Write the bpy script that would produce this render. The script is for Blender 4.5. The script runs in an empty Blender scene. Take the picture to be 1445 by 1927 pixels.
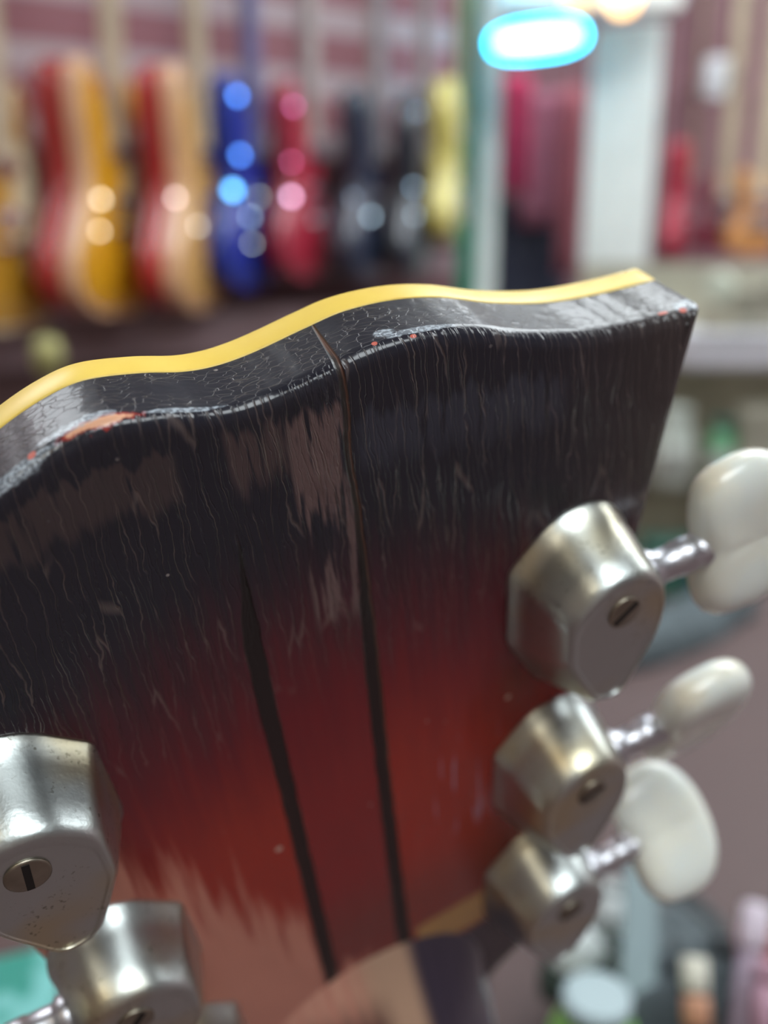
import bpy, bmesh, math, random
from mathutils import Vector, Matrix
random.seed(7)
C = bpy.context.scene.collection
SC = bpy.context.scene

# ------------------------------------------------------------------ camera
FPX, CX, CY = 1827.0, 722.5, 963.5          # focal length in pixels of a 1445 x 1927 frame
CAM = Vector((0.0, 0.0, 1.35))
PITCH = math.radians(16.0)
RIGHT = Vector((1, 0, 0))
FWD = Vector((0, math.cos(PITCH), -math.sin(PITCH)))
DOWN = Vector((0, -math.sin(PITCH), -math.cos(PITCH)))
cd = bpy.data.cameras.new('camera')
cam = bpy.data.objects.new('camera', cd); C.objects.link(cam)
cd.sensor_fit = 'VERTICAL'; cd.sensor_height = 24.0; cd.sensor_width = 18.0
cd.lens = FPX / 1927.0 * 24.0
cd.clip_start = 0.01; cd.clip_end = 50
cam.matrix_world = Matrix.Translation(CAM) @ Matrix((RIGHT, -DOWN, -FWD)).transposed().to_4x4()
cd.dof.use_dof = True
cd.dof.focus_distance = 0.103
cd.dof.aperture_fstop = 7.2
SC.camera = cam
SC.view_settings.view_transform = 'Standard'
SC.view_settings.look = 'None'
SC.view_settings.gamma = 1.0
SC.view_settings.exposure = 0.0
SC.view_settings.use_curve_mapping = False

# ------------------------------------------------------------------ world
w = bpy.data.worlds.new('room_air'); SC.world = w; w.use_nodes = True
w.node_tree.nodes['Background'].inputs[0].default_value = (0.80, 0.86, 0.95, 1)
w.node_tree.nodes['Background'].inputs[1].default_value = 0.3

# ------------------------------------------------------------------ geometry helpers
def ray(px, py):
    return RIGHT * ((px - CX) / FPX) + DOWN * ((py - CY) / FPX) + FWD
def at(px, py, Z):
    return CAM + ray(px, py) * Z
def at_height(px, py, z):
    r = ray(px, py); return CAM + r * ((z - CAM.z) / r.z)
def lin(c):
    return tuple(((v / 255.0) / 12.92 if v / 255.0 <= 0.04045 else ((v / 255.0 + 0.055) / 1.055) ** 2.4) for v in c)

MATS = {}
def mat(name, col, rough=0.5, metal=0.0, spec=0.5, coat=0.0, emit=None, estr=0.0, noise=0.0, nscale=20.0, alpha=None, trans=0.0):
    """principled material with a procedural tone variation; col is sRGB 0-255"""
    if name in MATS: return MATS[name]
    m = bpy.data.materials.new(name); m.use_nodes = True
    nt = m.node_tree; b = nt.nodes['Principled BSDF']
    c = lin(col)
    b.inputs['Base Color'].default_value = (*c, 1)
    b.inputs['Roughness'].default_value = rough
    b.inputs['Metallic'].default_value = metal
    b.inputs['Specular IOR Level'].default_value = spec
    b.inputs['Coat Weight'].default_value = coat
    b.inputs['Coat Roughness'].default_value = 0.08
    b.inputs['Transmission Weight'].default_value = trans
    if emit:
        b.inputs['Emission Color'].default_value = (*emit, 1)
        b.inputs['Emission Strength'].default_value = estr
    if noise > 0:
        tc = nt.nodes.new('ShaderNodeTexCoord'); nz = nt.nodes.new('ShaderNodeTexNoise')
        nz.inputs['Scale'].default_value = nscale; nz.inputs['Detail'].default_value = 4
        nt.links.new(tc.outputs['Object'], nz.inputs['Vector'])
        rp = nt.nodes.new('ShaderNodeValToRGB')
        rp.color_ramp.elements[0].position = 0.3; rp.color_ramp.elements[1].position = 0.7
        rp.color_ramp.elements[0].color = (*[max(0, v * (1 - noise)) for v in c], 1)
        rp.color_ramp.elements[1].color = (*[min(1, v * (1 + noise)) for v in c], 1)
        nt.links.new(nz.outputs['Fac'], rp.inputs['Fac'])
        nt.links.new(rp.outputs['Color'], b.inputs['Base Color'])
    MATS[name] = m
    return m

def mesh_obj(name, verts, faces, m, parent=None, smooth=False, loc=None):
    me = bpy.data.meshes.new(name); me.from_pydata([tuple(v) for v in verts], [], faces); me.update()
    bm = bmesh.new(); bm.from_mesh(me); bmesh.ops.recalc_face_normals(bm, faces=bm.faces); bm.to_mesh(me); bm.free()
    if m: me.materials.append(m)
    if smooth:
        for p in me.polygons: p.use_smooth = True
    o = bpy.data.objects.new(name, me); C.objects.link(o)
    if parent is not None: o.parent = parent
    if loc is not None: o.location = loc
    return o
def empty(name, loc=(0, 0, 0), rotz=0.0, label=None, cat=None, group=None):
    o = bpy.data.objects.new(name, None); o.empty_display_size = 0.01; C.objects.link(o)
    o.location = loc; o.rotation_euler = (0, 0, rotz)
    if label: o['label'] = label
    if cat: o['category'] = cat
    if group: o['group'] = group
    return o
def tag(o, label=None, cat=None, group=None, kind=None):
    if label: o['label'] = label
    if cat: o['category'] = cat
    if group: o['group'] = group
    if kind: o['kind'] = kind
    return o
def bm_obj(name, bm, m, parent=None, smooth=False):
    me = bpy.data.meshes.new(name)
    bmesh.ops.recalc_face_normals(bm, faces=bm.faces)
    bm.to_mesh(me); bm.free()
    if m: me.materials.append(m)
    if smooth:
        for p in me.polygons: p.use_smooth = True
    o = bpy.data.objects.new(name, me); C.objects.link(o)
    if parent is not None: o.parent = parent
    return o
def box_bm(x0, x1, y0, y1, z0, z1, bev=0.0, seg=2, bm=None):
    b2 = bmesh.new()
    vs = [b2.verts.new((x, y, z)) for x in (x0, x1) for y in (y0, y1) for z in (z0, z1)]
    for f in ((0, 1, 3, 2), (4, 6, 7, 5), (0, 4, 5, 1), (2, 3, 7, 6), (0, 2, 6, 4), (1, 5, 7, 3)):
        b2.faces.new([vs[i] for i in f])
    if bev > 0:
        bmesh.ops.bevel(b2, geom=list(b2.edges), offset=bev, segments=seg, profile=0.5, affect='EDGES')
    if bm is None: return b2
    me = bpy.data.meshes.new('t'); b2.to_mesh(me); b2.free(); bm.from_mesh(me); bpy.data.meshes.remove(me)
    return bm
def box(name, x0, x1, y0, y1, z0, z1, m, parent=None, bev=0.0):
    return bm_obj(name, box_bm(x0, x1, y0, y1, z0, z1, bev), m, parent)
def frame_from(z):
    z = Vector(z).normalized()
    a = Vector((1, 0, 0)) if abs(z.x) < 0.9 else Vector((0, 1, 0))
    x = (a - z * a.dot(z)).normalized(); return x, z.cross(x), z
def lathe(name, prof, m, parent=None, base=(0, 0, 0), axis=(0, 0, 1), n=32, smooth=True):
    """prof: list of (radius, height) along axis"""
    X, Y, Z = frame_from(axis); B = Vector(base); vs = []; fs = []
    for r, h in prof:
        for k in range(n):
            a = 2 * math.pi * k / n
            vs.append(B + X * (r * math.cos(a)) + Y * (r * math.sin(a)) + Z * h)
    for i in range(len(prof) - 1):
        for k in range(n):
            k2 = (k + 1) % n
            fs.append((i * n + k, i * n + k2, (i + 1) * n + k2, (i + 1) * n + k))
    fs.append(tuple(range(n))[::-1]); fs.append(tuple((len(prof) - 1) * n + k for k in range(n)))
    o = mesh_obj(name, vs, fs, m, parent, smooth)
    o.data.polygons[len(fs) - 2].use_smooth = False; o.data.polygons[len(fs) - 1].use_smooth = False
    return o
def tube(name, pts, radii, m, parent=None, n=16):
    vs = []; fs = []; pts = [Vector(p) for p in pts]
    for i, p in enumerate(pts):
        t = (pts[min(i + 1, len(pts) - 1)] - pts[max(i - 1, 0)])
        X, Y, Z = frame_from(t); r = radii[i] if hasattr(radii, '__len__') else radii
        for k in range(n):
            a = 2 * math.pi * k / n; vs.append(p + X * (r * math.cos(a)) + Y * (r * math.sin(a)))
    for i in range(len(pts) - 1):
        for k in range(n):
            k2 = (k + 1) % n; fs.append((i * n + k, i * n + k2, (i + 1) * n + k2, (i + 1) * n + k))
    fs.append(tuple(range(n))[::-1]); fs.append(tuple((len(pts) - 1) * n + k for k in range(n)))
    return mesh_obj(name, vs, fs, m, parent, True)
def round_poly(pts, radii, seg=8):
    """polygon with each corner replaced by an arc of seg+1 samples (same count for the same number of corners)"""
    out = []; n = len(pts)
    for i in range(n):
        P = Vector(pts[i]); A = Vector(pts[i - 1]); B = Vector(pts[(i + 1) % n])
        da, db = (A - P), (B - P); r = radii[i] if hasattr(radii, '__len__') else radii
        t = min(r, da.length * 0.48, db.length * 0.48)
        a = P + da.normalized() * t; b = P + db.normalized() * t
        for k in range(seg + 1):
            s = k / seg
            out.append(a * (1 - s) ** 2 + P * 2 * s * (1 - s) + b * s ** 2)
    return out
def loft(name, rings, m, parent=None, cap0=True, cap1=True, smooth=True):
    n = len(rings[0]); vs = [v for r in rings for v in r]; fs = []
    for i in range(len(rings) - 1):
        for k in range(n):
            k2 = (k + 1) % n; fs.append((i * n + k, i * n + k2, (i + 1) * n + k2, (i + 1) * n + k))
    nf = len(fs)
    if cap0: fs.append(tuple(range(n))[::-1])
    if cap1: fs.append(tuple((len(rings) - 1) * n + k for k in range(n)))
    o = mesh_obj(name, vs, fs, m, parent, smooth)
    for p in list(o.data.polygons)[nf:]: p.use_smooth = False
    return o
def smooth_curve(pts, per=6):
    """Catmull-Rom through pts (open)"""
    P = [Vector(p) for p in pts]; P = [P[0] * 2 - P[1]] + P + [P[-1] * 2 - P[-2]]; out = []
    for i in range(1, len(P) - 2):
        a, b, c, d = P[i - 1], P[i], P[i + 1], P[i + 2]
        for k in range(per):
            t = k / per
            out.append(0.5 * ((2 * b) + (c - a) * t + (2 * a - 5 * b + 4 * c - d) * t * t + (3 * b - a - 3 * c + d) * t ** 3))
    out.append(P[-2]); return out

# ------------------------------------------------------------------ small node language
class NG:
    def __init__(s, nt): s.nt = nt
    def new(s, t): return s.nt.nodes.new(t)
    def put(s, sock, v):
        if isinstance(v, bpy.types.NodeSocket): s.nt.links.new(v, sock)
        else: sock.default_value = v
    def m(s, op, a, b=0.0, c=0.0, clamp=False):
        n = s.new('ShaderNodeMath'); n.operation = op; n.use_clamp = clamp
        s.put(n.inputs[0], a); s.put(n.inputs[1], b); s.put(n.inputs[2], c); return n.outputs[0]
    def add(s, a, b): return s.m('ADD', a, b)
    def sub(s, a, b): return s.m('SUBTRACT', a, b)
    def mul(s, a, b): return s.m('MULTIPLY', a, b)
    def ramp(s, x, a, b, lo=0.0, hi=1.0):
        n = s.new('ShaderNodeMapRange'); n.interpolation_type = 'SMOOTHSTEP'
        s.put(n.inputs[0], x); n.inputs[1].default_value = a; n.inputs[2].default_value = b
        n.inputs[3].default_value = lo; n.inputs[4].default_value = hi; return n.outputs[0]
    def curve(s, x, x0, x1, y0, y1, pts):
        n = s.new('ShaderNodeFloatCurve'); c = n.mapping.curves[0]
        pp = [((a - x0) / (x1 - x0), (b - y0) / (y1 - y0)) for a, b in pts]
        c.points[0].location = pp[0]; c.points[1].location = pp[-1]
        for p in pp[1:-1]: c.points.new(*p)
        n.mapping.update()
        s.put(n.inputs['Value'], s.m('DIVIDE', s.sub(x, x0), x1 - x0, clamp=True))
        return s.add(s.mul(n.outputs[0], y1 - y0), y0)
    def vec(s, x, y, z):
        n = s.new('ShaderNodeCombineXYZ'); s.put(n.inputs[0], x); s.put(n.inputs[1], y); s.put(n.inputs[2], z); return n.outputs[0]
    def noise(s, v, scale=1.0, detail=3.0, rough=0.5):
        n = s.new('ShaderNodeTexNoise'); s.put(n.inputs['Vector'], v); n.inputs['Scale'].default_value = scale
        n.inputs['Detail'].default_value = detail; n.inputs['Roughness'].default_value = rough; return n.outputs['Fac']
    def vor(s, v, scale=1.0, feature='DISTANCE_TO_EDGE'):
        n = s.new('ShaderNodeTexVoronoi'); n.feature = feature; s.put(n.inputs['Vector'], v); n.inputs['Scale'].default_value = scale
        return n.outputs['Distance']
    def mix(s, f, a, b):
        n = s.new('ShaderNodeMix'); n.data_type = 'RGBA'; s.put(n.inputs[0], f)
        for i, c in ((6, a), (7, b)):
            if isinstance(c, bpy.types.NodeSocket): s.put(n.inputs[i], c)
            else: n.inputs[i].default_value = (*lin(c), 1)
        return n.outputs[2]
    def bump(s, h, strength, dist, normal=None):
        n = s.new('ShaderNodeBump'); s.put(n.inputs['Height'], h); n.inputs['Strength'].default_value = strength
        n.inputs['Distance'].default_value = dist
        if normal is not None: s.put(n.inputs['Normal'], normal)
        return n.outputs[0]
def new_mat(name):
    m = bpy.data.materials.new(name); m.use_nodes = True; MATS[name] = m
    g = NG(m.node_tree); b = m.node_tree.nodes['Principled BSDF']
    tc = g.new('ShaderNodeTexCoord'); sp = g.new('ShaderNodeSeparateXYZ'); m.node_tree.links.new(tc.outputs['Object'], sp.inputs[0])
    return m, g, b, tc.outputs['Object'], sp.outputs

# ------------------------------------------------------------------ THE ROOM
def wall_mat(name, light, dark, low, z_split, period, frac):
    m, g, b, o, s = new_mat(name)
    z = s[2]
    ph = g.m('FRACT', g.m('DIVIDE', z, period))
    st = g.mul(g.ramp(ph, 0.0, 0.06), g.sub(1.0, g.ramp(ph, frac, frac + 0.06)))
    up = g.ramp(z, z_split - 0.02, z_split + 0.04)
    nz = g.noise(o, 6.0)
    c = g.mix(g.mul(st, g.ramp(z, z_split - 0.3, z_split, 0.12, 0.85)), dark, light)
    c = g.mix(up, g.mix(g.mul(st, 0.25), low, light), c)
    c = g.mix(g.mul(nz, 0.25), c, (60, 45, 48))
    g.put(b.inputs['Base Color'], c); b.inputs['Roughness'].default_value = 0.55
    return m
WZ = 1.8
WA0 = at(150, 440, 1.85)
WDIR = Vector((0.826, 0.563, 0)).normalized(); WNORM = Vector((0.563, -0.826, 0)).normalized()
def on_wall(px, py, off=0.0):
    r = ray(px, py); P = WA0 + WNORM * off
    return CAM + r * ((P - CAM).dot(WNORM) / r.dot(WNORM))
def plane_wall(name, p0, p1, z0, z1, m, thick=0.08, outward=None):
    p0 = Vector(p0); p1 = Vector(p1); o = Vector(outward) * thick
    vs = []
    for p in (p0, p1, p1 + o, p0 + o):
        vs.append((p.x, p.y, z0)); vs.append((p.x, p.y, z1))
    fs = [(0, 2, 3, 1), (2, 4, 5, 3), (4, 6, 7, 5), (6, 0, 1, 7), (1, 3, 5, 7), (0, 6, 4, 2)]
    return tag(mesh_obj(name, vs, fs, m), kind='structure')
slat = wall_mat('slat_wall_paint', (222, 208, 214), (176, 118, 128), (104, 68, 72), 1.50, 0.125, 0.42)
wa0 = WA0 - WDIR * 1.3; wa1 = WA0 + WDIR * (on_wall(862, 440) - WA0).dot(WDIR)
plane_wall('wall_left', wa0, wa1, 0, 2.7, slat, outward=-WNORM)
mauve, g, b, o, s = new_mat('mauve_wall_paint')
g.put(b.inputs['Base Color'], g.mix(g.noise(g.vec(s[0], s[1], g.mul(s[2], 3.0)), 4.0), (122, 84, 92), (168, 126, 134))); b.inputs['Roughness'].default_value = 0.6
plane_wall('wall_far', (wa1.x, 3.3, 0), (3.0, 3.3, 0), 0, 2.7, mauve, outward=(0, 1, 0))
plane_wall('wall_passage', wa1, (wa1.x, 3.3, 0), 0, 2.7, mauve, outward=(-1, 0, 0))
plane_wall('wall_right', (3.0, -2.2, 0), (3.0, 3.3, 0), 0, 2.7, mat('right_wall_paint', (170, 150, 150), 0.7, noise=0.1, nscale=3), outward=(1, 0, 0))
plane_wall('wall_rear', (wa0.x, -2.2, 0), (3.0, -2.2, 0), 0, 2.7, mat('rear_wall_paint', (165, 152, 146), 0.7, noise=0.1, nscale=3), outward=(0, -1, 0))
plane_wall('wall_side', (wa0.x, -2.2, 0), wa0, 0, 2.7, mat('side_wall_paint', (150, 135, 132), 0.7, noise=0.1, nscale=3), outward=(-1, 0, 0))
floor_m, g, b, o, s = new_mat('floor_tiles')
tx = g.m('FRACT', g.mul(s[0], 2.5)); ty = g.m('FRACT', g.mul(s[1], 2.5))
gr = g.m('MINIMUM', tx, ty)
g.put(b.inputs['Base Color'], g.mix(g.ramp(gr, 0.0, 0.03), (60, 50, 48), g.mix(g.noise(o, 5.0), (96, 76, 74), (120, 98, 94)))); b.inputs['Roughness'].default_value = 0.35
def slab(name, z0, z1, m):
    return tag(box(name, wa0.x - 0.1, 3.1, -2.3, 3.4, z0, z1, m), kind='structure')
slab('floor', -0.05, 0.0, floor_m)
slab('ceiling', 2.7, 2.75, mat('ceiling_paint', (126, 122, 119), 0.8, noise=0.05, nscale=2))

# ceiling light panels
def ceiling_light(x, y, sx, sy, st, col, label):
    t = empty('ceiling_light', (x, y, 2.7), 0, label, 'ceiling light', 'square ceiling light panels')
    em = mat('light_diffuser_%s' % st, (240, 240, 240), emit=col, estr=st)
    box('diffuser', -sx / 2, sx / 2, -sy / 2, sy / 2, -0.035, -0.02, em, t)
    bm = bmesh.new()
    for a in ((-sx / 2 - .03, -sx / 2, -sy / 2 - .03, sy / 2 + .03), (sx / 2, sx / 2 + .03, -sy / 2 - .03, sy / 2 + .03),
              (-sx / 2, sx / 2, -sy / 2 - .03, -sy / 2), (-sx / 2, sx / 2, sy / 2, sy / 2 + .03)):
        box_bm(*a, -0.045, 0.0, bm=bm)
    bm_obj('frame', bm, mat('white_enamel', (225, 225, 222), 0.4, noise=0.03), t)
    return t
COOL = (0.90, 0.97, 1.0); WARM = (1.0, 0.86, 0.62)
ceiling_light(-1.35, 1.0, 0.9, 0.9, 9.0, COOL, 'large white ceiling light panel above the left wall of guitars')
ceiling_light(1.0, 1.35, 1.1, 1.1, 10.0, COOL, 'large white ceiling light panel in front of the doorway')
ceiling_light(0.45, -0.9, 1.0, 1.0, 9.0, COOL, 'large white ceiling light panel right behind the workbench')
ceiling_light(-0.9, -1.3, 0.7, 0.7, 4.0, WARM, 'warm ceiling light panel at the back left of the shop')
ceiling_light(2.2, 0.9, 1.0, 1.0, 7.0, COOL, 'large white ceiling light panel above the right side of the shop')

ceiling_light(0.45, 2.62, 0.4, 0.4, 12.0, COOL, 'small unseen fill panel added inside the doorway')  # added to brighten the coats behind the header
ceiling_light(1.9, 2.5, 0.8, 0.8, 8.0, COOL, 'unseen fill panel added close to the far right wall')  # added to lift the far wall and its guitars

# ledge along the guitar wall and the dark cabinet band under it
la, lb = on_wall(-60, 620, 0.0), on_wall(900, 560, 0.0)
zl = on_wall(0, 605, 0.12).z
ledge_m = mat('ledge_laminate', (134, 112, 116), 0.4, noise=0.12, nscale=9)
def along_wall(name, s0, s1, o0, o1, z0, z1, m, bev=0.0):
    o = bm_obj(name, box_bm(s0, s1, o0, o1, z0, z1, bev), m)
    o.matrix_world = Matrix.Translation((WA0.x, WA0.y, 0)) @ Matrix((WDIR, WNORM, Vector((0, 0, 1)))).transposed().to_4x4()
    return o
# local frame is left handed for (WDIR, WNORM, Z): mirrored boxes are symmetric so this is harmless
tag(along_wall('trim_1', -1.28, 0.85, 0.001, 0.12, zl - 0.085, zl, ledge_m), kind='structure')
tag(along_wall('trim_2', -1.28, 0.85, 0.001, 0.09, 0.0, zl - 0.087, mat('plinth_paint', (92, 68, 68), 0.5, noise=0.15, nscale=5)), kind='structure')

# ------------------------------------------------------------------ door frame with neon sign
DZ = 2.45
def vbar(name, pxa, pxb, Z, z0, z1, m, depth=0.06, ref_y=300, lean=0.0):
    """upright post whose front face spans pixel columns pxa..pxb at depth Z"""
    A = at(pxa, ref_y, Z); B = at(pxb, ref_y, Z)
    return tag(box(name, A.x, B.x, A.y, A.y + depth, z0, z1, m), kind='structure')
green_m = mat('green_paint', (20, 128, 98), 0.45, noise=0.1)
white_m = mat('white_gloss_paint', (240, 244, 240), 0.45, noise=0.05)
tag(vbar('trim_3', 860, 897, 2.38, 0.0, 2.7, green_m, 0.05), 'green upright post', None)
vbar('door_frame', 902, 938, 2.45, 0.0, 2.28, white_m, 0.1)
bpy.data.objects['door_frame'].name = 'trim_4'
A = at(1103, 300, 2.36); B = at(1232, 300, 2.3)
jm = white_m
vs = []
for p in ((A.x, A.y), (B.x, B.y), (B.x + 0.02, B.y + 0.07), (A.x + 0.02, A.y + 0.07)):
    vs += [(p[0], p[1], 0.0), (p[0], p[1], 1.95 if 0 else 1.35 + 0.47)]
tag(mesh_obj('trim_5', vs, [(0, 2, 3, 1), (2, 4, 5, 3), (4, 6, 7, 5), (6, 0, 1, 7), (1, 3, 5, 7), (0, 6, 4, 2)], jm), kind='structure')
hz = at(1000, 30, 2.4).z
L = at(902, 30, 2.42); R = at(1232, 60, 2.3)
tag(box('trim_6', L.x, R.x, 2.30, 2.40, 1.35 + 0.47, 1.35 + 0.60, white_m), kind='structure')

# neon sign: an oval cyan-edged lamp in front of the header
def neon(px, py, Z, wpx, hpx):
    c = at(px, py, Z); k = Z / FPX; a = wpx * k / 2; bb = hpx * k / 2
    t = empty('neon_sign', c, 0, 'glowing oval cyan neon sign hanging in the white doorway', 'neon sign')
    t.rotation_euler = (0, math.radians(-6), 0)
    ring = [Vector((math.copysign(abs(math.cos(q)) ** 0.75, math.cos(q)) * a, 0, math.copysign(abs(math.sin(q)) ** 0.8, math.sin(q)) * bb)) for q in [2 * math.pi * i / 48 for i in range(49)]]
    face = [v * 0.9 for v in ring[:-1]]
    loft('light_face', [[v + Vector((0, -0.008, 0)) for v in face], [v + Vector((0, 0.01, 0)) for v in face]],
         mat('sign_face_glow', (230, 250, 255), emit=(0.42, 0.95, 1.0), estr=7.0), t, smooth=False)
    tube('neon_tube', ring, 0.010, mat('cyan_neon', (0, 220, 255), emit=(0.0, 0.62, 1.0), estr=16.0), t, 10)
    box('backplate', -a * 0.8, a * 0.8, 0.012, 0.022, -bb * 0.7, bb * 0.7, mat('sign_back', (120, 130, 140), 0.5, noise=0.1), t)
    return t
neon(1012, 74, 2.02, 165, 44)
# two warm bulbs at the head of the doorway
def bulb(px, py, Z, r, st, label):
    c = at(px, py, Z); t = empty('light_bulb', c, 0, label, 'light bulb', 'warm bulbs above the doorway')
    prof = [(r * math.sin(math.pi * i / 14) + 0.0005, -r * math.cos(math.pi * i / 14)) for i in range(15)]
    lathe('glass_globe', prof, mat('bulb_glow_%s' % st, (255, 230, 180), emit=(1.0, 0.55, 0.22), estr=st), t)
    lathe('socket', [(r * 0.35, r * 0.9), (r * 0.4, r * 1.0), (r * 0.4, r * 1.8), (r * 0.15, r * 2.0)], mat('brass', (190, 150, 80), 0.3, 1.0, noise=0.1), t)
    lathe('cord', [(0.004, r * 2.0), (0.004, 2.7 - c.z)], mat('black_rubber', (30, 30, 32), 0.5, noise=0.1), t, n=8)
bulb(1092, -12, 1.97, 0.034, 1.3, 'dim warm bulb above the neon sign')
bulb(1172, -2, 1.97, 0.030, 4.5, 'brightest warm bulb, right of the neon sign')

# things seen through the doorway
def drape(name, px0, px1, py0, py1, Z, m, label, cat, amp=0.015, folds=5, thick=0.02, taper=0.0):
    A = at(px0, py0, Z); B = at(px1, py0, Z); z1 = A.z; z0 = at(px0, py1, Z).z
    t = empty(name, ((A.x + B.x) / 2, A.y, z0), 0, label, cat)
    W = (B.x - A.x) / 2; H = z1 - z0; rings = []
    n = 40
    for j in range(9):
        v = j / 8; ww = W * (1 - taper * (1 - v)); rg = []
        for i in range(n):
            s = -1 + 2 * i / (n - 1); rg.append(Vector((s * ww, amp * math.sin(s * math.pi * folds) - thick / 2, H * v)))
        for i in range(n - 1, -1, -1):
            s = -1 + 2 * i / (n - 1); rg.append(Vector((s * ww, amp * math.sin(s * math.pi * folds) + thick / 2, H * v)))
        rings.append(rg)
    loft('cloth', rings, m, t)
    lathe('hanger_hook', [(0.003, H), (0.003, 2.7 - z0)], mat('steel_wire', (170, 170, 175), 0.3, 1.0, noise=0.05), t, n=8)
    return t
drape('hanging_coat', 948, 1000, 140, 360, 2.62, mat('magenta_cloth', (226, 96, 140), 0.8, noise=0.15), 'pink hanging coat inside the doorway beside its left post', 'coat')
drape('hanging_jacket', 985, 1068, 170, 425, 2.72, mat('plum_cloth', (190, 130, 150), 0.8, noise=0.15), 'plum hanging jacket in the middle of the doorway', 'jacket')
drape('hanging_scarf', 1062, 1100, 160, 520, 2.66, mat('russet_cloth', (190, 120, 130), 0.8, noise=0.15), 'russet scarf hanging at the right of the doorway', 'scarf', folds=2)
# dark speaker cabinet standing in the doorway
def cabinet(px0, px1, py_top, Z, m, label, cat='speaker cabinet', name='speaker_cabinet', floor=0.0):
    A = at(px0, py_top, Z); B = at(px1, py_top, Z); t = empty(name, ((A.x + B.x) / 2, A.y + 0.15, floor), 0, label, cat)
    W = (B.x - A.x) / 2; H = A.z - floor
    bm_obj('body', box_bm(-W, W, -0.15, 0.15, 0.0, H, 0.01), m, t)
    bm_obj('grille', box_bm(-W * 0.85, W * 0.85, -0.16, -0.151, H * 0.08, H * 0.8, 0.003), mat('grille_cloth', (52, 56, 70), 0.8, noise=0.3, nscale=60), t)
    for k in range(3): lathe('knob', [(0.012, 0), (0.012, 0.012), (0.009, 0.016)], mat('knob_plastic', (70, 74, 86), 0.4, noise=0.1), t, ((k - 1) * W * 0.5, -0.15, H * 0.9), (0, -1, 0), 16)
    return t
cabinet(940, 1075, 375, 2.84, mat('navy_vinyl', (48, 54, 74), 0.6, noise=0.2), 'dark navy speaker cabinet on the floor of the doorway')

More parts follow.
